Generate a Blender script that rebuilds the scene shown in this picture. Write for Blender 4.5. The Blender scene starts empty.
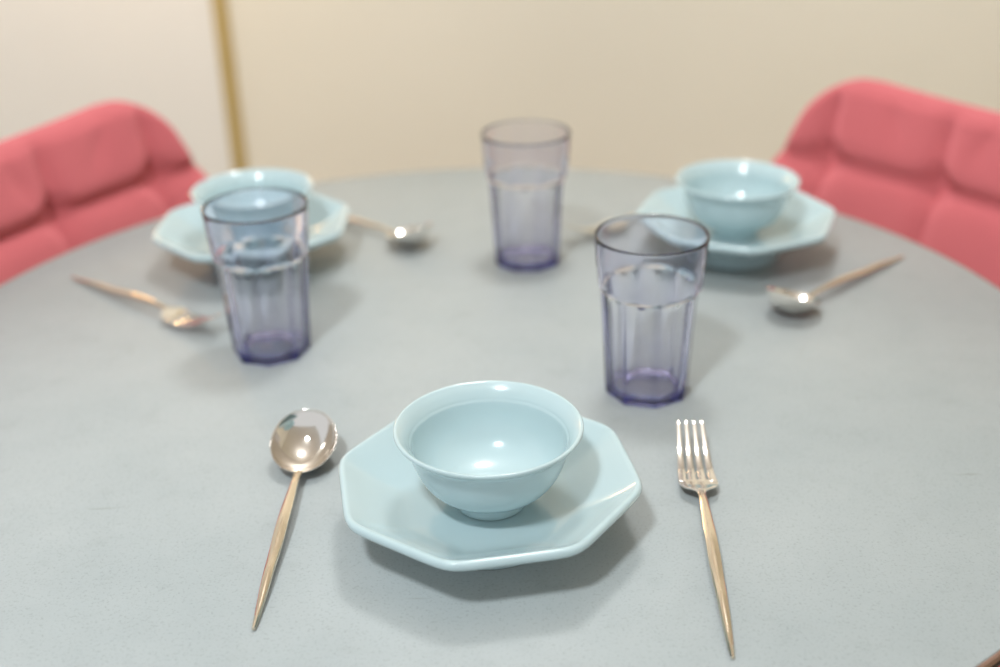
import bpy, bmesh, math, random
from math import sin, cos, pi, radians, sqrt, exp, atan2
from mathutils import Matrix, Vector

random.seed(4)
SC = bpy.context.scene
COL = SC.collection
TZ = 0.74                     # height of the table top

# ------------------------------------------------------------------ helpers
def srgb(r, g, b):
    f = lambda c: (c/255/12.92) if c/255 <= 0.04045 else ((c/255+0.055)/1.055)**2.4
    return (f(r), f(g), f(b), 1.0)

def new_mat(name):
    m = bpy.data.materials.new(name)
    m.use_nodes = True
    nt = m.node_tree
    return m, nt, nt.nodes['Principled BSDF'], nt.nodes['Material Output']

def node(nt, kind, **kw):
    n = nt.nodes.new(kind)
    for k, v in kw.items():
        setattr(n, k, v)
    return n

def ramp(nt, stops):
    n = nt.nodes.new('ShaderNodeValToRGB')
    el = n.color_ramp.elements
    while len(el) < len(stops):
        el.new(0.5)
    for e, (p, c) in zip(el, stops):
        e.position = p
        e.color = c
    return n

def obj(name, bm, mat, parent=None, smooth=True, sharp=None, normals=True):
    me = bpy.data.meshes.new(name)
    if normals:
        bmesh.ops.recalc_face_normals(bm, faces=bm.faces[:])
    if sharp is not None:
        for e in bm.edges:
            if len(e.link_faces) == 2 and e.calc_face_angle(0) > radians(sharp):
                e.smooth = False
    for f in bm.faces:
        f.smooth = smooth
    bm.to_mesh(me)
    bm.free()
    me.materials.append(mat)
    o = bpy.data.objects.new(name, me)
    COL.objects.link(o)
    if parent:
        o.parent = parent
    return o

def tag(o, label, cat, group=None):
    o['label'] = label
    o['category'] = cat
    if group:
        o['group'] = group
    return o

def empty(name, loc, rz=0.0):
    o = bpy.data.objects.new(name, None)
    o.empty_display_size = 0.05
    COL.objects.link(o)
    o.location = loc
    o.rotation_euler = (0, 0, rz)
    return o

def copy_tree(o, parent=None):
    c = o.copy()
    COL.objects.link(c)
    if parent:
        c.parent = parent
    for ch in list(o.children):
        copy_tree(ch, c)
    return c

def rings_bm(rings, cap_first=True, cap_last=True):
    """rings: list of lists of points, equal length, closed loops."""
    bm = bmesh.new()
    vs = []
    for r in rings:
        if len(r) == 1:
            vs.append([bm.verts.new(r[0])])
        else:
            vs.append([bm.verts.new(p) for p in r])
    for a, b in zip(vs, vs[1:]):
        n = max(len(a), len(b))
        for i in range(n):
            j = (i+1) % n
            q = []
            if len(a) == 1:
                q = [a[0], b[j], b[i]]
            elif len(b) == 1:
                q = [a[i], a[j], b[0]]
            else:
                q = [a[i], a[j], b[j], b[i]]
            bm.faces.new(q)
    if cap_first and len(vs[0]) > 2:
        bm.faces.new(vs[0])
    if cap_last and len(vs[-1]) > 2:
        bm.faces.new(vs[-1])
    return bm

def smooth_curve(pts, n):
    """Catmull-Rom through a list of tuples."""
    out = []
    P = [pts[0]] + list(pts) + [pts[-1]]
    for i in range(1, len(P)-2):
        for k in range(n):
            t = k/n
            p0, p1, p2, p3 = P[i-1], P[i], P[i+1], P[i+2]
            out.append(tuple(0.5*((2*b)+(-a+c)*t+(2*a-5*b+4*c-d)*t*t+(-a+3*b-3*c+d)*t**3)
                             for a, b, c, d in zip(p0, p1, p2, p3)))
    out.append(tuple(pts[-1]))
    return out

def box_bm(x0, x1, y0, y1, z0, z1, bevel=0.0, seg=3):
    bm = bmesh.new()
    bmesh.ops.create_cube(bm, size=1.0)
    for v in bm.verts:
        v.co = ((x0+x1)/2+v.co.x*(x1-x0), (y0+y1)/2+v.co.y*(y1-y0), (z0+z1)/2+v.co.z*(z1-z0))
    if bevel:
        bmesh.ops.bevel(bm, geom=bm.edges[:], offset=bevel, segments=seg, profile=0.5, affect='EDGES')
    return bm

def interp(tab, x):
    if x <= tab[0][0]:
        return tab[0][1]
    for (a, b), (c, d) in zip(tab, tab[1:]):
        if x <= c:
            t = (x-a)/(c-a)
            t = t*t*(3-2*t)
            return b+(d-b)*t
    return tab[-1][1]

def lin(tab, x):
    if x <= tab[0][0]:
        return tab[0][1]
    for (a, b), (c, d) in zip(tab, tab[1:]):
        if x <= c:
            return b+(d-b)*(x-a)/(c-a)
    return tab[-1][1]

# ------------------------------------------------------------------ materials
def mat_celadon():
    m, nt, b, out = new_mat('celadon_glaze')
    b.inputs['Base Color'].default_value = (0.470, 0.600, 0.627, 1)
    b.inputs['Roughness'].default_value = 0.16
    b.inputs['IOR'].default_value = 1.5
    b.inputs['Subsurface Weight'].default_value = 0.0
    b.inputs['Coat Weight'].default_value = 0.5
    b.inputs['Coat Roughness'].default_value = 0.03
    tc = node(nt, 'ShaderNodeTexCoord')
    ns = node(nt, 'ShaderNodeTexNoise')
    ns.inputs['Scale'].default_value = 40
    bp = node(nt, 'ShaderNodeBump')
    bp.inputs['Strength'].default_value = 0.02
    bp.inputs['Distance'].default_value = 0.002
    nt.links.new(tc.outputs['Object'], ns.inputs['Vector'])
    nt.links.new(ns.outputs['Fac'], bp.inputs['Height'])
    nt.links.new(bp.outputs['Normal'], b.inputs['Normal'])
    return m

def mat_stone():
    m, nt, b, out = new_mat('grey_stone_top')
    tc = node(nt, 'ShaderNodeTexCoord')
    def noise(scale, detail, rough=0.6):
        n = node(nt, 'ShaderNodeTexNoise')
        n.inputs['Scale'].default_value = scale
        n.inputs['Detail'].default_value = detail
        n.inputs['Roughness'].default_value = rough
        nt.links.new(tc.outputs['Object'], n.inputs['Vector'])
        return n
    n1 = noise(5.0, 5)
    n2 = noise(620.0, 2)
    n3 = noise(38.0, 6, 0.7)
    r1 = ramp(nt, [(0.32, (0.368, 0.408, 0.412, 1)), (0.68, (0.424, 0.458, 0.458, 1))])
    nt.links.new(n1.outputs['Fac'], r1.inputs['Fac'])
    r2 = ramp(nt, [(0.30, (0.80, 0.80, 0.80, 1)), (0.45, (1, 1, 1, 1)), (0.72, (1.0, 1.0, 1.0, 1)), (0.8, (1.12, 1.12, 1.12, 1))])
    nt.links.new(n2.outputs['Fac'], r2.inputs['Fac'])
    r3 = ramp(nt, [(0.28, (0.90, 0.90, 0.895, 1)), (0.42, (1, 1, 1, 1)), (0.65, (1.03, 1.03, 1.03, 1))])
    nt.links.new(n3.outputs['Fac'], r3.inputs['Fac'])
    mx = node(nt, 'ShaderNodeMix', data_type='RGBA', blend_type='MULTIPLY')
    mx.inputs['Factor'].default_value = 0.8
    nt.links.new(r1.outputs['Color'], mx.inputs['A'])
    nt.links.new(r2.outputs['Color'], mx.inputs['B'])
    mx2 = node(nt, 'ShaderNodeMix', data_type='RGBA', blend_type='MULTIPLY')
    mx2.inputs['Factor'].default_value = 0.8
    nt.links.new(mx.outputs['Result'], mx2.inputs['A'])
    nt.links.new(r3.outputs['Color'], mx2.inputs['B'])
    # a few short scratches
    mp = node(nt, 'ShaderNodeMapping')
    mp.inputs['Rotation'].default_value = (0, 0, 0.7)
    mp.inputs['Scale'].default_value = (9, 60, 1)
    nt.links.new(tc.outputs['Object'], mp.inputs['Vector'])
    n4 = node(nt, 'ShaderNodeTexNoise')
    n4.inputs['Scale'].default_value = 1.6
    n4.inputs['Detail'].default_value = 3
    nt.links.new(mp.outputs['Vector'], n4.inputs['Vector'])
    r4 = ramp(nt, [(0.725, (1, 1, 1, 1)), (0.78, (0.78, 0.76, 0.73, 1))])
    nt.links.new(n4.outputs['Fac'], r4.inputs['Fac'])
    mx3 = node(nt, 'ShaderNodeMix', data_type='RGBA', blend_type='MULTIPLY')
    mx3.inputs['Factor'].default_value = 1.0
    nt.links.new(mx2.outputs['Result'], mx3.inputs['A'])
    nt.links.new(r4.outputs['Color'], mx3.inputs['B'])
    nt.links.new(mx3.outputs['Result'], b.inputs['Base Color'])
    b.inputs['Roughness'].default_value = 0.5
    b.inputs['Specular IOR Level'].default_value = 0.35
    bp = node(nt, 'ShaderNodeBump')
    bp.inputs['Strength'].default_value = 0.05
    bp.inputs['Distance'].default_value = 0.001
    nt.links.new(n2.outputs['Fac'], bp.inputs['Height'])
    nt.links.new(bp.outputs['Normal'], b.inputs['Normal'])
    return m

def mat_tumbler():
    m, nt, b, out = new_mat('violet_glass')
    nt.nodes.remove(b)
    g = node(nt, 'ShaderNodeBsdfPrincipled')
    g.inputs['Base Color'].default_value = (1, 1, 1, 1)
    g.inputs['Transmission Weight'].default_value = 1.0
    g.inputs['Roughness'].default_value = 0.0
    g.inputs['IOR'].default_value = 1.47
    nt.links.new(g.outputs['BSDF'], out.inputs['Surface'])
    va = node(nt, 'ShaderNodeVolumeAbsorption')
    va.inputs['Color'].default_value = (0.42, 0.42, 0.78, 1)
    va.inputs['Density'].default_value = 98.0
    nt.links.new(va.outputs['Volume'], out.inputs['Volume'])
    return m

def mat_metal(name, col, rough):
    m, nt, b, out = new_mat(name)
    b.inputs['Base Color'].default_value = col
    b.inputs['Metallic'].default_value = 1.0
    b.inputs['Roughness'].default_value = rough
    tc = node(nt, 'ShaderNodeTexCoord')
    ns = node(nt, 'ShaderNodeTexNoise')
    ns.inputs['Scale'].default_value = 120
    mr = node(nt, 'ShaderNodeMapRange')
    mr.inputs['To Min'].default_value = rough*0.8
    mr.inputs['To Max'].default_value = rough*1.25
    nt.links.new(tc.outputs['Object'], ns.inputs['Vector'])
    nt.links.new(ns.outputs['Fac'], mr.inputs['Value'])
    nt.links.new(mr.outputs['Result'], b.inputs['Roughness'])
    return m

def mat_velvet():
    m, nt, b, out = new_mat('rose_velvet')
    tc = node(nt, 'ShaderNodeTexCoord')
    ns = node(nt, 'ShaderNodeTexNoise')
    ns.inputs['Scale'].default_value = 9
    ns.inputs['Detail'].default_value = 4
    nt.links.new(tc.outputs['Object'], ns.inputs['Vector'])
    r = ramp(nt, [(0.3, (0.64, 0.173, 0.189, 1)), (0.7, (0.70, 0.196, 0.212, 1))])
    nt.links.new(ns.outputs['Fac'], r.inputs['Fac'])
    nt.links.new(r.outputs['Color'], b.inputs['Base Color'])
    b.inputs['Roughness'].default_value = 0.85
    b.inputs['Specular IOR Level'].default_value = 0.15
    b.inputs['Sheen Weight'].default_value = 0.06
    b.inputs['Diffuse Roughness'].default_value = 1.0
    b.inputs['Sheen Roughness'].default_value = 0.5
    b.inputs['Sheen Tint'].default_value = (1.0, 0.62, 0.64, 1)
    n2 = node(nt, 'ShaderNodeTexNoise')
    n2.inputs['Scale'].default_value = 900
    nt.links.new(tc.outputs['Object'], n2.inputs['Vector'])
    bp = node(nt, 'ShaderNodeBump')
    bp.inputs['Strength'].default_value = 0.1
    bp.inputs['Distance'].default_value = 0.001
    nt.links.new(n2.outputs['Fac'], bp.inputs['Height'])
    nt.links.new(bp.outputs['Normal'], b.inputs['Normal'])
    return m

def mat_plain(name, c1, c2, rough, scale=6.0, bump=0.05):
    m, nt, b, out = new_mat(name)
    tc = node(nt, 'ShaderNodeTexCoord')
    ns = node(nt, 'ShaderNodeTexNoise')
    ns.inputs['Scale'].default_value = scale
    ns.inputs['Detail'].default_value = 5
    nt.links.new(tc.outputs['Object'], ns.inputs['Vector'])
    r = ramp(nt, [(0.3, c1), (0.7, c2)])
    nt.links.new(ns.outputs['Fac'], r.inputs['Fac'])
    nt.links.new(r.outputs['Color'], b.inputs['Base Color'])
    b.inputs['Roughness'].default_value = rough
    bp = node(nt, 'ShaderNodeBump')
    bp.inputs['Strength'].default_value = bump
    bp.inputs['Distance'].default_value = 0.001
    nt.links.new(ns.outputs['Fac'], bp.inputs['Height'])
    nt.links.new(bp.outputs['Normal'], b.inputs['Normal'])
    return m

def mat_floor():
    m, nt, b, out = new_mat('tan_floor_boards')
    tc = node(nt, 'ShaderNodeTexCoord')
    br = node(nt, 'ShaderNodeTexBrick')
    br.inputs['Scale'].default_value = 1.0
    br.inputs['Brick Width'].default_value = 0.75
    br.inputs['Row Height'].default_value = 0.16
    br.inputs['Mortar Size'].default_value = 0.002
    br.inputs['Color1'].default_value = (0.50, 0.38, 0.25, 1)
    br.inputs['Color2'].default_value = (0.44, 0.33, 0.21, 1)
    br.inputs['Mortar'].default_value = (0.25, 0.18, 0.11, 1)
    nt.links.new(tc.outputs['Object'], br.inputs['Vector'])
    nt.links.new(br.outputs['Color'], b.inputs['Base Color'])
    b.inputs['Roughness'].default_value = 0.45
    return m

M_CEL = mat_celadon()
M_STONE = mat_stone()
M_GLASS = mat_tumbler()
M_STEEL = mat_metal('champagne_steel', (0.86, 0.82, 0.77, 1), 0.07)
M_GOLD = mat_metal('gold_handle_metal', (0.86, 0.75, 0.60, 1), 0.16)
M_BRASS = mat_plain('brass_trim_paint', (0.44, 0.32, 0.10, 1), (0.50, 0.36, 0.12, 1), 0.4)
M_VEL = mat_velvet()
M_WALL = mat_plain('cream_wall_paint', (0.79, 0.755, 0.65, 1), (0.81, 0.775, 0.67, 1), 0.8, 3)
M_WHITE = mat_plain('white_wall_paint', (0.82, 0.81, 0.77, 1), (0.84, 0.83, 0.79, 1), 0.7, 3)
M_CEIL = mat_plain('white_ceiling_paint', (0.80, 0.79, 0.76, 1), (0.82, 0.81, 0.78, 1), 0.9, 3)
M_BROWN = mat_plain('brown_edge_laminate', (0.24, 0.145, 0.105, 1), (0.30, 0.18, 0.13, 1), 0.5, 30)
M_BLACK = mat_plain('black_powder_coat', (0.015, 0.015, 0.016, 1), (0.02, 0.02, 0.02, 1), 0.45, 30)
M_FLOOR = mat_floor()

# ------------------------------------------------------------------ the room
WY = 2.40
STRIP_X = -0.529
def struct(name, bm, m):
    o = obj(name, bm, m, smooth=False)
    o['kind'] = 'structure'
    return o
struct('floor', box_bm(-2.6, 2.6, -2.2, WY+0.1, -0.1, 0.0), M_FLOOR)
struct('ceiling', box_bm(-2.6, 2.6, -2.2, WY+0.1, 2.45, 2.55), M_CEIL)
struct('wall_back', box_bm(STRIP_X+0.014, 2.6, WY, WY+0.1, 0, 2.45), M_WALL)
struct('wall_left', box_bm(-2.6, STRIP_X-0.014, WY, WY+0.1, 0, 2.45), M_WHITE)
struct('trim_1', box_bm(STRIP_X-0.014, STRIP_X+0.014, WY-0.008, WY+0.1, 0, 2.45, 0.002, 2), M_BRASS)
struct('wall_right', box_bm(2.6, 2.7, -2.2, WY+0.1, 0, 2.45), M_WALL)

# ------------------------------------------------------------------ table
TC = (-0.0210, 0.8341)
TR = 0.4496
def disk_bm(prof, seg=160):
    rings = []
    for r, z in prof:
        if r < 1e-6:
            rings.append([(0, 0, z)])
        else:
            rings.append([(r*cos(2*pi*i/seg), r*sin(2*pi*i/seg), z) for i in range(seg)])
    return rings_bm(rings)
tab = empty('dining_table', (TC[0], TC[1], 0))
tag(tab, 'round grey stone-topped dining table with a thin brown edge', 'table')
obj('tabletop', disk_bm([(0, TZ-0.006), (TR-0.002, TZ-0.006), (TR-0.0008, TZ-0.005), (TR-0.0006, TZ-0.0008), (TR-0.0014, TZ), (0, TZ)]), M_STONE, tab, sharp=50)
e = obj('edge_band', disk_bm([(TR-0.010, TZ-0.0068), (TR-0.0008, TZ-0.0068), (TR+0.0010, TZ-0.0058), (TR+0.0012, TZ-0.0012), (TR+0.0002, TZ-0.0003), (TR-0.0004, TZ-0.0005), (TR-0.0004, TZ-0.0062), (TR-0.010, TZ-0.0064)]), M_BROWN, tab, sharp=50)
e['label'] = 'thin brown edge band'
obj('underboard', disk_bm([(0, TZ-0.024), (TR-0.030, TZ-0.024), (TR-0.004, TZ-0.013), (TR+0.0006, TZ-0.0105), (TR+0.0008, TZ-0.0075), (TR-0.001, TZ-0.0070), (0, TZ-0.0070)]), M_BLACK, tab, sharp=50)
obj('pedestal', disk_bm([(0, 0.012), (0.055, 0.012), (0.045, 0.03), (0.036, 0.07), (0.035, 0.60), (0.06, 0.66), (0.14, TZ-0.03), (0.14, TZ-0.0245), (0, TZ-0.0245)], 48), M_BLACK, tab, sharp=50)
obj('base', disk_bm([(0, 0), (0.175, 0), (0.178, 0.004), (0.172, 0.010), (0.06, 0.014), (0, 0.014)], 64), M_BLACK, tab, sharp=50)

# ------------------------------------------------------------------ crockery
def poly_r(th, n_side, power, rot=0.0):
    """radius factor of a rounded polygon, vertices at 1.0 (approximately)."""
    s = 0.0
    for k in range(n_side):
        c = cos(th-rot-(k+0.5)*2*pi/n_side)
        if c > 0:
            s += c**power
    return cos(pi/n_side)/s**(1.0/power)

def plate_bm():
    seg = 192
    K = 1.034
    # (radius, z, octagonality 0..1, corner power)
    prof = [
        (0.0, 0.0045, 0, 60), (0.034, 0.0045, 0, 60), (0.0355, 0.0015, 0, 60), (0.0372, 0.0, 0, 60), (0.0416, 0.0, 0, 60),
        (0.0426, 0.0012, 0, 60), (0.0436, 0.0075, 0, 60), (0.0452, 0.0102, .3, 60), (0.0530, 0.0148, .7, 90),
        (0.0640, 0.0215, 1, 46), (0.0760, 0.0285, 1, 48), (0.0845, 0.0320, 1, 27), (0.0872, 0.0332, 1, 27), (0.0886, 0.0346, 1, 27),
        (0.0893, 0.0364, 1, 27), (0.0892, 0.0378, 1, 27), (0.0886, 0.0389, 1, 27), (0.0875, 0.0395, 1, 27), (0.0862, 0.0394, 1, 27),
        (0.0846, 0.0386, 1, 36), (0.0780, 0.0340, 1, 55), (0.0700, 0.0290, 1, 60), (0.0610, 0.0242, 1, 60),
        (0.0565, 0.0222, 1, 48), (0.0525, 0.0206, 1, 45), (0.0480, 0.0196, .95, 80), (0.0420, 0.0191, .8, 60), (0.030, 0.0190, .3, 60), (0.0, 0.0190, 0, 60)]
    rings = []
    for r, z, oc, pw in prof:
        if r == 0:
            rings.append([(0, 0, z)])
            continue
        ring = []
        for i in range(seg):
            th = 2*pi*i/seg
            k = (1+(poly_r(th, 8, pw)-1)*oc)*(1+(K-1)*oc)
            ring.append((r*k*cos(th), r*k*sin(th), z))
        rings.append(ring)
    return rings_bm(rings)

def lathe_bm(prof, seg=128):
    rings = []
    for r, z in prof:
        if r < 1e-6:
            rings.append([(0, 0, z)])
        else:
            rings.append([(r*cos(2*pi*i/seg), r*sin(2*pi*i/seg), z) for i in range(seg)])
    return rings_bm(rings)

def bowl_bm():
    outer = [(0.0, 0.004), (0.0165, 0.004), (0.0178, 0.0008), (0.0190, 0.0), (0.0203, 0.0), (0.0209, 0.0007), (0.0206, 0.0030), (0.0199, 0.0062), (0.0203, 0.0074),
             (0.0240, 0.0086)]
    wall = smooth_curve([(0.0240, 0.0086), (0.0310, 0.0122), (0.0370, 0.0175), (0.0415, 0.0245), (0.0446, 0.0325), (0.0466, 0.0400), (0.0490, 0.0448), (0.0525, 0.0482), (0.0538, 0.0494)], 4)
    rim = [(0.0543, 0.0505), (0.0542, 0.0514), (0.0536, 0.0518), (0.0528, 0.0518), (0.0520, 0.0513)]
    inn = smooth_curve([(0.0520, 0.0513), (0.0490, 0.0484), (0.0466, 0.0450), (0.0458, 0.0432)], 3)
    step = [(0.0452, 0.0425), (0.0448, 0.0415)]
    inn2 = smooth_curve([(0.0446, 0.0405), (0.0430, 0.0330), (0.0398, 0.0250), (0.0350, 0.0183), (0.0280, 0.0130), (0.0190, 0.0098), (0.0095, 0.0086)], 4)
    prof = outer+wall[1:]+rim+inn[1:]+step+inn2+[(0.0, 0.0083)]
    return lathe_bm(prof)

def tumbler_bm():
    seg = 128
    H = 0.120
    # outer: (r, z, octagonality)
    outer = [(0.0, 0.0022, 1), (0.020, 0.0018, 1), (0.0262, 0.0006, 1), (0.0286, 0.0, 1), (0.0299, 0.0007, 1), (0.0304, 0.0022, 1), (0.0308, 0.010, 1), (0.0318, 0.030, 1), (0.0329, 0.050, 1),
             (0.0341, 0.068, 1), (0.0350, 0.0785, 1), (0.0352, 0.0798, .92), (0.03545, 0.0808, .65), (0.0357, 0.0818, .3), (0.0359, 0.0830, 0.1), (0.0363, 0.0860, 0.0), (0.0375, 0.100, 0), (0.0384, 0.112, 0), (0.0389, 0.1185, 0),
             (0.03895, 0.1194, 0), (0.0385, 0.1200, 0), (0.0377, 0.1200, 0)]
    inner = [(0.0371, 0.1193, 0), (0.0368, 0.1170, 0), (0.0359, 0.105, 0), (0.0346, 0.092, 0), (0.0335, 0.083, 0.1), (0.0324, 0.074, 0.3), (0.0314, 0.064, .4), (0.0297, 0.044, .4), (0.0280, 0.022, .4), (0.0270, 0.0105, .2), (0.0262, 0.0070, .2), (0.0240, 0.0053, .2), (0.015, 0.0044, .1), (0.0, 0.0041, 0)]
    rings = []
    for r, z, oc in outer:
        if r == 0:
            rings.append([(0, 0, z)]); continue
        rings.append([(r*(1+(poly_r(2*pi*i/seg, 8, 260)-1)*oc)*cos(2*pi*i/seg), r*(1+(poly_r(2*pi*i/seg, 8, 260)-1)*oc)*sin(2*pi*i/seg), z) for i in range(seg)])
    for r, z, oc in inner:
        if r == 0:
            rings.append([(0, 0, z)]); continue
        rings.append([(r*(1+(poly_r(2*pi*i/seg, 8, 90)-1)*oc)*cos(2*pi*i/seg), r*(1+(poly_r(2*pi*i/seg, 8, 90)-1)*oc)*sin(2*pi*i/seg), z) for i in range(seg)])
    return rings_bm(rings)

EPS = 0.0002
plates = [((-0.0096, 0.5942), -13, 'pale blue octagonal plate nearest the camera, under the front bowl'),
          ((0.2140, 1.0139), 0, 'pale blue octagonal plate beside the right red chair, holding a bowl'),
          ((-0.2210, 1.0267), 22, 'pale blue octagonal plate beside the left red chair, behind a tumbler')]
bowls = ['pale blue footed bowl sharply in focus on the front plate',
         'pale blue footed bowl on the back plate beside the right red chair',
         'pale blue footed bowl seen through the left tumbler, on the back plate']
p0 = obj('octagonal_plate', plate_bm(), M_CEL, sharp=None)
b0 = obj('rice_bowl', bowl_bm(), M_CEL)
for i, ((x, y), rot, lab) in enumerate(plates):
    p = p0 if i == 0 else p0.copy()
    q = b0 if i == 0 else b0.copy()
    if i:
        COL.objects.link(p); COL.objects.link(q)
    p.location = (x, y, TZ+EPS)
    p.rotation_euler = (0, 0, radians(rot))
    tag(p, lab, 'plate', 'octagonal plates on the table')
    q.location = (x+(0.0015, 0.0, 0.0030)[i], y-(0.0009 if i == 0 else 0), TZ+0.0191+2*EPS)
    q.rotation_euler = (0, 0, radians(37*i))
    tag(q, bowls[i], 'bowl', 'bowls standing on the plates')

cups = [((0.1047, 0.7598), 0, 'violet tinted glass tumbler nearest the fork, right of the front bowl'),
        ((-0.1783, 0.8413), 0, 'violet tinted glass tumbler in front of the left plate and bowl'),
        ((0.0272, 1.0090), 0, 'violet tinted glass tumbler standing farthest back, near the far table edge')]
g0 = obj('tumbler', tumbler_bm(), M_GLASS, sharp=None)
# facet corner directions as seen in the photograph
rots = [radians(-90-13)+0.137, radians(-90+7.5)-0.2, radians(-90+20)]
rots = [atan2(-0.7598, -0.1047)+radians(13), atan2(-0.8413, 0.1783)-radians(7.5), atan2(-1.0, -0.027)+radians(20)]
for i, ((x, y), rot, lab) in enumerate(cups):
    g = g0 if i == 0 else g0.copy()
    if i:
        COL.objects.link(g)
    g.location = (x, y, TZ+EPS)
    g.rotation_euler = (0, 0, rots[i])
    tag(g, lab, 'glass', 'violet tumblers on the table')

# ------------------------------------------------------------------ cutlery (local +X points at the head, handle end at x = 0)
def sweep_bm(stations, section):
    """stations: (x, z, half width, half thickness); section: list of (u, v) unit points."""
    rings = []
    for x, z, w, t in stations:
        rings.append([(x, u*w, z+v*t) for u, v in section])
    return rings_bm(rings)

def handle_bm(x_end, zt):
    W = [(0.0, 0.0011), (0.004, 0.0015), (0.03, 0.0027), (0.075, 0.0037), (0.102, 0.0034), (0.125, 0.0025), (0.134, 0.0023), (x_end, 0.0026)]
    T = [(0.0, 0.0010), (0.004, 0.0014), (0.06, 0.0021), (0.10, 0.0021), (0.135, 0.0016), (x_end, 0.0010)]
    sec = [(-1, -0.15), (-0.93, 0.2), (-0.35, 0.88), (0.0, 1.0), (0.35, 0.88), (0.93, 0.2), (1, -0.15), (0.7, -0.8), (0, -1), (-0.7, -0.8)]
    st = []
    n = 56
    for i in range(n+1):
        x = x_end*i/n
        st.append((x, interp(zt, x), lin(W, x), lin(T, x)))
    return sweep_bm(st, sec)

SP_Z = [(0.0, 0.0016), (0.05, 0.0058), (0.10, 0.0092), (0.128, 0.0098), (0.145, 0.0088)]

def spoon_bowl_bm():
    bm = bmesh.new()
    NR, NP = 18, 80
    a, w, dpt = 0.0258, 0.0213, 0.0150
    tilt = radians(-21.0)
    M = Matrix.Translation((0.1665, 0, 0.0176)) @ Matrix.Rotation(tilt, 4, 'Y')
    def surf(rho, ph, off):
        cp, sp = cos(ph), sin(ph)
        x = a*rho*cp
        y = w*rho*sp*(1.0+0.04*cp)
        th = 0.0011*(1-0.35*rho)
        z = -dpt*(1-rho**2)**0.86-(th if off else 0)+0.0006*cos(2*ph)*rho**4
        return M @ Vector((x, y, z))
    layers = []
    for off in (False, True):
        rows = [[bm.verts.new(surf(0, 0, off))]]
        for r in range(1, NR+1):
            rho = sin(pi/2*r/NR)
            rows.append([bm.verts.new(surf(rho, 2*pi*k/NP, off)) for k in range(NP)])
        for r in range(NR):
            for k in range(NP):
                j = (k+1) % NP
                if r == 0:
                    bm.faces.new([rows[0][0], rows[1][k], rows[1][j]])
                else:
                    bm.faces.new([rows[r][k], rows[r+1][k], rows[r+1][j], rows[r][j]])
        layers.append(rows)
    A, Bq = layers[0][-1], layers[1][-1]
    mid = []
    for k in range(NP):
        ph = 2*pi*k/NP
        d = M.to_3x3() @ Vector((cos(ph), sin(ph), 0))
        mid.append(bm.verts.new((A[k].co+Bq[k].co)/2+d*0.0004))
    for k in range(NP):
        j = (k+1) % NP
        bm.faces.new([A[k], mid[k], mid[j], A[j]])
        bm.faces.new([mid[k], Bq[k], Bq[j], mid[j]])
    # short tongue that joins the bowl to the handle
    return bm

FK_Z = [(0.0, 0.0016), (0.05, 0.0056), (0.10, 0.0094), (0.128, 0.0104), (0.1425, 0.0090)]
FKZ2 = smooth_curve([(0.128, 0.0104), (0.140, 0.0090), (0.150, 0.0068), (0.160, 0.0054), (0.172, 0.0060), (0.188, 0.0105), (0.208, 0.0205)], 10)
def interp2(x):
    return lin(FKZ2, x)
def fork_z(x):
    return interp2(x)

def fork_head_bm():
    # the flat palm of the fork: neck, shoulders and the strip below the tines
    W = [(0.134, 0.0020), (0.1400, 0.0027), (0.1425, 0.0052), (0.1450, 0.0090), (0.1475, 0.0110), (0.1510, 0.0117), (0.1570, 0.0118)]
    bm = bmesh.new()
    xs = [0.134+i*(0.1570-0.134)/26 for i in range(27)]
    ny = 12
    top, bot = [], []
    for x in xs:
        w = lin(W, x)
        rt, rb = [], []
        for j in range(ny+1):
            u = -1+2*j/ny
            dish = 0.0005*(u*u)*min(1, max(0, (x-0.139)/0.008))
            z = fork_z(x)+dish
            t = 0.0008*(1-0.55*abs(u)**6)
            rt.append(bm.verts.new((x, u*w, z+t)))
            rb.append(bm.verts.new((x, u*w, z-t)))
        top.append(rt); bot.append(rb)
    n = len(xs)
    for i in range(n-1):
        for j in range(ny):
            bm.faces.new([top[i][j], top[i+1][j], top[i+1][j+1], top[i][j+1]])
            bm.faces.new([bot[i][j], bot[i][j+1], bot[i+1][j+1], bot[i+1][j]])
        bm.faces.new([top[i][0], bot[i][0], bot[i+1][0], top[i+1][0]])
        bm.faces.new([top[i][ny], top[i+1][ny], bot[i+1][ny], bot[i][ny]])
    for i in (0, n-1):
        for j in range(ny):
            bm.faces.new([top[i][j], top[i][j+1], bot[i][j+1], bot[i][j]])
    return bm

def tine_bm(k):
    y0 = (-1.5+k)*0.0063
    y1 = (-1.5+k)*0.0050
    L0, L1 = 0.1540, 0.2075
    n = 26
    rings = []
    sec = [(math.copysign(abs(cos(2*pi*i/16))**0.8, cos(2*pi*i/16)), math.copysign(abs(sin(2*pi*i/16))**0.55, sin(2*pi*i/16))) for i in range(16)]
    for i in range(n+1):
        t = i/n
        x = L0+(L1-L0)*t
        y = y0+(y1-y0)*t
        w = 0.0026*(1-0.56*min(1, t*1.0)) if t < 0.95 else 0.0026*0.468*sqrt(max(0.02, 1-((t-0.95)/0.05)**2))
        h = 0.0008 if t < 0.95 else 0.0008*sqrt(max(0.02, 1-((t-0.95)/0.05)**2))
        # the root of each tine lies in the palm and splits off with a narrow slot
        z = fork_z(x)+0.0005*((y0/0.0118)**2)*(1-t)
        rings.append([(x, y+u*w, z+v*h) for u, v in sec])
    return rings_bm(rings)

def make_spoon():
    r = empty('table_spoon', (0, 0, 0))
    obj('spoon_bowl', spoon_bowl_bm(), M_STEEL, r, sharp=None)
    h = obj('handle', handle_bm(0.1435, SP_Z), M_GOLD, r, sharp=28)
    h['label'] = 'gold handle'
    return r

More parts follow.
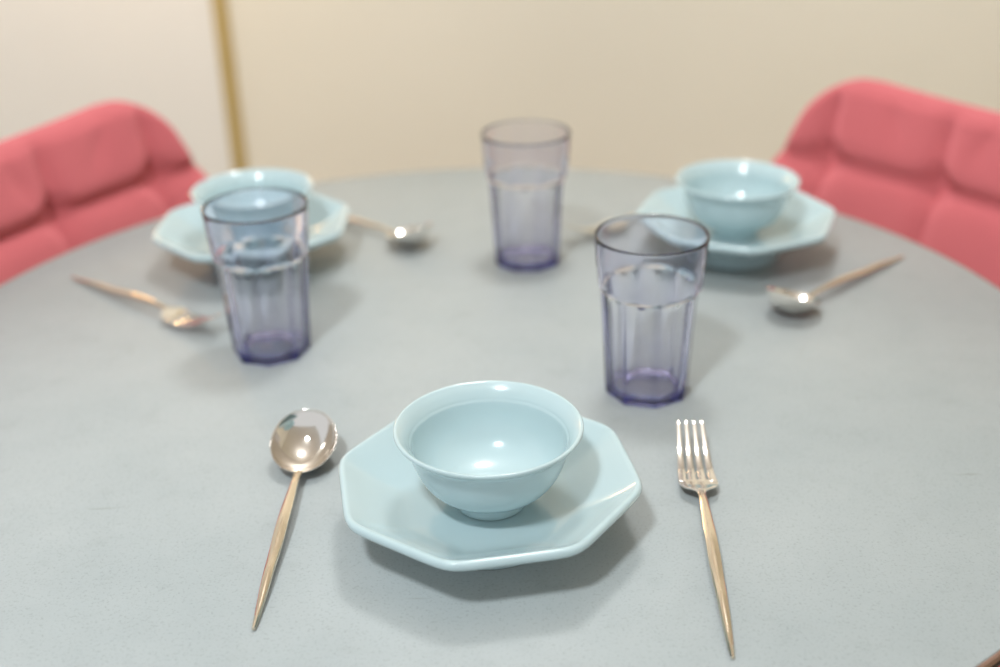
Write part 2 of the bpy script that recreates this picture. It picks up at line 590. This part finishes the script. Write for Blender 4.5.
def make_fork():
    r = empty('dinner_fork', (0, 0, 0))
    hd = obj('fork_head', fork_head_bm(), M_STEEL, r, sharp=40)
    for k in range(4):
        obj('tine', tine_bm(k), M_STEEL, hd)
    h = obj('handle', handle_bm(0.1400, FK_Z), M_GOLD, r, sharp=28)
    h['label'] = 'gold handle'
    return r

SPOONS = [((-0.1349, 0.5055), (-0.1286, 0.7000), 'table spoon with bowl upward, left of the front plate'),
          ((0.3615, 0.9904), (0.2150, 0.8600), 'table spoon lying between the right plate and right table edge'),
          ((-0.2020, 1.1660), (-0.0660, 1.0360), 'table spoon with its handle running behind the left plate')]
FORKS = [((0.1130, 0.4730), (0.1230, 0.6895), 'dinner fork with tines away from camera, right of the front plate'),
         ((-0.3822, 0.9962), (-0.2285, 0.8660), 'dinner fork lying below the left plate, tines towards the left tumbler'),
         ((0.2350, 1.1600), (0.0660, 1.0430), 'blurred dinner fork between the farthest tumbler and the right plate')]
def place(lst, proto, cat, group):
    for i, (a, b, lab) in enumerate(lst):
        o = proto if i == 0 else copy_tree(proto)
        o.location = (a[0], a[1], TZ+EPS)
        o.rotation_euler = (0, 0, atan2(b[1]-a[1], b[0]-a[0]))
        tag(o, lab, cat, group)
place(SPOONS, make_spoon(), 'spoon', 'spoons on the table')
place(FORKS, make_fork(), 'fork', 'forks on the table')

# ------------------------------------------------------------------ chairs (local -Y faces the table)
HW, HTOP, HBOT, RC = 0.257, 0.832, 0.455, 0.046
SEAMX = [-0.192, -0.064, 0.064, 0.192]
SEAMZ = [0.600, 0.745]
def half_w(z):
    w = HW-0.03*max(0, (0.70-z)/0.25)**1.5
    w -= 0.33*max(0, z-0.718)*min(1, (z-0.718)/0.03)
    top = HTOP-RC
    if z > top:
        k = (z-top)/RC
        w -= RC*1.02*(1-sqrt(max(0, 1-k*k)))
    if z < HBOT+0.04:
        k = (HBOT+0.04-z)/0.04
        w -= 0.04*(1-sqrt(max(0, 1-k*k)))
    return w
def top_rise(x):
    return -0.010*(1-min(1, abs(x)/0.16)**2)
def shell_y(x, z):
    return 0.24*(z-0.45)-0.55*x*x
def puff(x, z):
    d = 0.0
    gx = min(abs(x-s) for s in SEAMX)
    gz = min(abs(z-s) for s in SEAMZ)
    d += 0.006*(1-exp(-(gx/0.013)**2))+0.007*(1-exp(-(gz/0.015)**2))
    d -= 0.007*exp(-(gx/0.006)**2)*(1 if z < 0.80 else max(0, (0.83-z)/0.03))
    d -= 0.009*exp(-(gz/0.007)**2)
    for s in SEAMX:
        for q in SEAMZ:
            r2 = (x-s)**2+(z-q)**2
            d -= 0.016*exp(-r2/0.017**2)
    # soft creases in the velvet near the top edge
    for cx, cz, a in ((-0.12, 0.80, 0.5), (-0.02, 0.805, -0.3), (0.13, 0.80, -0.6), (0.03, 0.79, 0.4)):
        u = (x-cx)*cos(a)+(z-cz)*sin(a)
        w = -(x-cx)*sin(a)+(z-cz)*cos(a)
        d -= 0.004*exp(-(u/0.010)**2-(w/0.025)**2)
    return d if d > -0.006 else -0.006-0.006*(1-exp((d+0.006)/0.006))
def backrest_bm():
    bm = bmesh.new()
    NU, NV = 110, 90
    def pt(i, j, side):
        v = j/NV
        # denser rows at the rounded ends
        vv = 0.5-0.5*cos(pi*v)
        vv = 0.35*v+0.65*vv
        z = HBOT+(HTOP-HBOT)*vv
        u = -1+2*i/NU
        uu = sin(u*pi/2)*0.55+u*0.45
        w = half_w(z)
        x = uu*w
        zz = z+top_rise(x)*max(0, (z-0.70)/(HTOP-0.70))
        de = min(w-abs(x), HTOP-z, z-HBOT)
        # distance to the rounded corner
        tz, tx = z-(HTOP-RC), abs(x)-(HW-0.33*max(0, z-0.718)-RC)
        if tz > 0 and tx > 0:
            de = min(de, RC-sqrt(tz*tz+tx*tx))
        de = max(0, de)
        s = min(1, de/0.011)
        f = sqrt(max(0, 1-(1-s)**2))
        if side == 0:
            y = shell_y(x, z)-f*(0.010+puff(x, z)*min(1, 0.45+de/0.025))
        else:
            y = shell_y(x, z)+f*0.014
        return (x, y, zz)
    g = []
    for side in (0, 1):
        g.append([[None]*(NU+1) for _ in range(NV+1)])
        for j in range(NV+1):
            for i in range(NU+1):
                edge = i in (0, NU) or j in (0, NV)
                if side == 1 and edge:
                    g[1][j][i] = g[0][j][i]
                else:
                    g[side][j][i] = bm.verts.new(pt(i, j, side))
    for side in (0, 1):
        for j in range(NV):
            for i in range(NU):
                q = [g[side][j][i], g[side][j][i+1], g[side][j+1][i+1], g[side][j+1][i]]
                if len(set(q)) == 4:
                    try:
                        bm.faces.new(q)
                    except ValueError:
                        pass
    return bm
def seat_bm():
    bm = bmesh.new()
    NU, NV = 40, 40
    X, Y0, Y1 = 0.225, -0.285, 0.004
    def p(i, j, top):
        u, v = -1+2*i/NU, -1+2*j/NV
        # superellipse outline
        k = (abs(u)**5+abs(v)**5)**(1/5) if (u or v) else 0
        m = max(abs(u), abs(v))
        s = m/k if k > 1e-9 else 1
        x, y = u*s*X, (Y0+Y1)/2+v*s*(Y1-Y0)/2
        f = sqrt(max(0, 1-m**6))
        z = 0.440+f*(0.055 if top else -0.03)
        if top:
            z -= 0.006*(exp(-(x/0.012)**2)+exp(-((y+0.18)/0.012)**2))*f
        return (x, y, z)
    g = [[[None]*(NU+1) for _ in range(NV+1)] for _ in range(2)]
    for s in (0, 1):
        for j in range(NV+1):
            for i in range(NU+1):
                if s == 1 and (i in (0, NU) or j in (0, NV)):
                    g[1][j][i] = g[0][j][i]
                else:
                    g[s][j][i] = bm.verts.new(p(i, j, s == 0))
    for s in (0, 1):
        for j in range(NV):
            for i in range(NU):
                bm.faces.new([g[s][j][i], g[s][j][i+1], g[s][j+1][i+1], g[s][j+1][i]])
    return bm
def leg_bm(a, b):
    a, b = Vector(a), Vector(b)
    rings = []
    for t in (0, 0.02, 0.5, 0.97, 1.0):
        c = a+(b-a)*t
        r = 0.013-0.005*t
        if t in (0, 1.0):
            r *= 0.8
        rings.append([(c.x+r*cos(2*pi*i/16), c.y+r*sin(2*pi*i/16), c.z) for i in range(16)])
    return rings_bm(rings)
def make_chair():
    r = empty('dining_chair', (0, 0, 0))
    bk = obj('backrest', backrest_bm(), M_VEL, r)
    for s in SEAMX:
        for q in SEAMZ:
            bm = bmesh.new()
            bmesh.ops.create_uvsphere(bm, u_segments=16, v_segments=8, radius=0.007)
            for v in bm.verts:
                v.co = (v.co.x, v.co.y*0.45, v.co.z)
            bt = obj('button', bm, M_VEL, bk)
            bt.location = (s, shell_y(s, q)+0.0045, q)
    obj('seat', seat_bm(), M_VEL, r)
    for sx in (-1, 1):
        obj('leg', leg_bm((sx*0.15, -0.23, 0.416), (sx*0.20, -0.27, 0.0)), M_BLACK, r)
        obj('leg', leg_bm((sx*0.15, -0.05, 0.416), (sx*0.20, 0.02, 0.0)), M_BLACK, r)
    return r
CHAIRS = [((-0.476, 1.100), 151.6, 'rose red tufted velvet dining chair at the left, by the white wall'),
          ((0.487, 1.114), 35.9, 'rose red tufted velvet dining chair at the right, before the cream wall')]
proto = make_chair()
for i, (c, phi, lab) in enumerate(CHAIRS):
    o = proto if i == 0 else copy_tree(proto)
    n = (cos(radians(phi)), sin(radians(phi)))
    off = 0.056
    o.location = (c[0]-n[0]*off, c[1]-n[1]*off, 0)
    o.rotation_euler = (0, 0, radians(phi-90))
    tag(o, lab, 'chair', 'velvet chairs around the table')

# ------------------------------------------------------------------ light
def area(name, loc, target, size, power, col, shape='DISK', size_y=None):
    l = bpy.data.lights.new(name, 'AREA')
    l.shape = shape
    l.size = size
    if size_y:
        l.size_y = size_y
    l.energy = power
    l.color = col
    o = bpy.data.objects.new(name, l)
    COL.objects.link(o)
    o.location = loc
    d = Vector(target)-Vector(loc)
    o.rotation_euler = d.to_track_quat('-Z', 'Y').to_euler()
    return o
pl = bpy.data.lights.new('pendant_lamp', 'POINT')
pl.energy = 25.0
pl.shadow_soft_size = 0.12
pl.color = (0.985, 0.985, 0.99)
po = bpy.data.objects.new('pendant_lamp', pl)
COL.objects.link(po)
po.location = (0.10, 1.14, TZ+1.40)
area('ceiling_spot', (-0.42, -0.34, 2.40), (-0.05, 0.75, 0.7), 0.22, 24, (0.90, 0.96, 1.0))
for wx, wc, we in ((-0.95, (1.0, 0.90, 0.72), 24), (0.15, (1.0, 0.86, 0.62), 9), (1.25, (1.0, 0.97, 0.90), 40)):  # fill spots added to brighten the back wall, not known fixtures
    sl = bpy.data.lights.new('added_wall_wash', 'SPOT')
    sl.energy = we
    sl.color = wc
    sl.spot_size = radians(66)
    sl.spot_blend = 0.9
    sl.shadow_soft_size = 0.05
    so = bpy.data.objects.new('added_wall_wash', sl)
    COL.objects.link(so)
    so.location = (wx, 1.72, 2.38)
    so.rotation_euler = (Vector((wx, 2.40, 1.05))-Vector((wx, 1.72, 2.38))).to_track_quat('-Z', 'Y').to_euler()
warm = bpy.data.lights.new('warm_lamp', 'POINT')
warm.energy = 4
warm.shadow_soft_size = 0.06
warm.color = (1.0, 0.60, 0.25)
wo = bpy.data.objects.new('warm_lamp', warm)
COL.objects.link(wo)
wo.location = (-0.72, 2.15, 1.25)

w = bpy.data.worlds.new('room_daylight')
SC.world = w
w.use_nodes = True
bg = w.node_tree.nodes['Background']
bg.inputs['Color'].default_value = (0.94, 0.97, 1.0, 1)
bg.inputs['Strength'].default_value = 0.75

# ------------------------------------------------------------------ camera
cam = bpy.data.cameras.new('camera')
co = bpy.data.objects.new('camera', cam)
COL.objects.link(co)
SC.camera = co
cam.sensor_width = 36.0
cam.lens = 1200.6/1000*36.0
cam.clip_start = 0.02
R = Matrix.Rotation(radians(90-25.854), 4, 'X') @ Matrix.Rotation(radians(-1.618), 4, 'Z')
co.matrix_world = Matrix.Translation((0, 0, TZ+0.4164)) @ R
cam.dof.use_dof = True
cam.dof.focus_distance = 0.675
cam.dof.aperture_fstop = (cam.lens/1000)/0.014
cam.dof.aperture_blades = 0

SC.view_settings.view_transform = 'Standard'
SC.view_settings.look = 'None'
SC.view_settings.gamma = 1.0
SC.view_settings.exposure = 0.0
SC.view_settings.use_curve_mapping = False
cy = SC.cycles
cy.use_denoising = True
cy.max_bounces = 14
cy.transmission_bounces = 14
cy.glossy_bounces = 6
cy.diffuse_bounces = 5
cy.caustics_refractive = True
cy.caustics_reflective = False
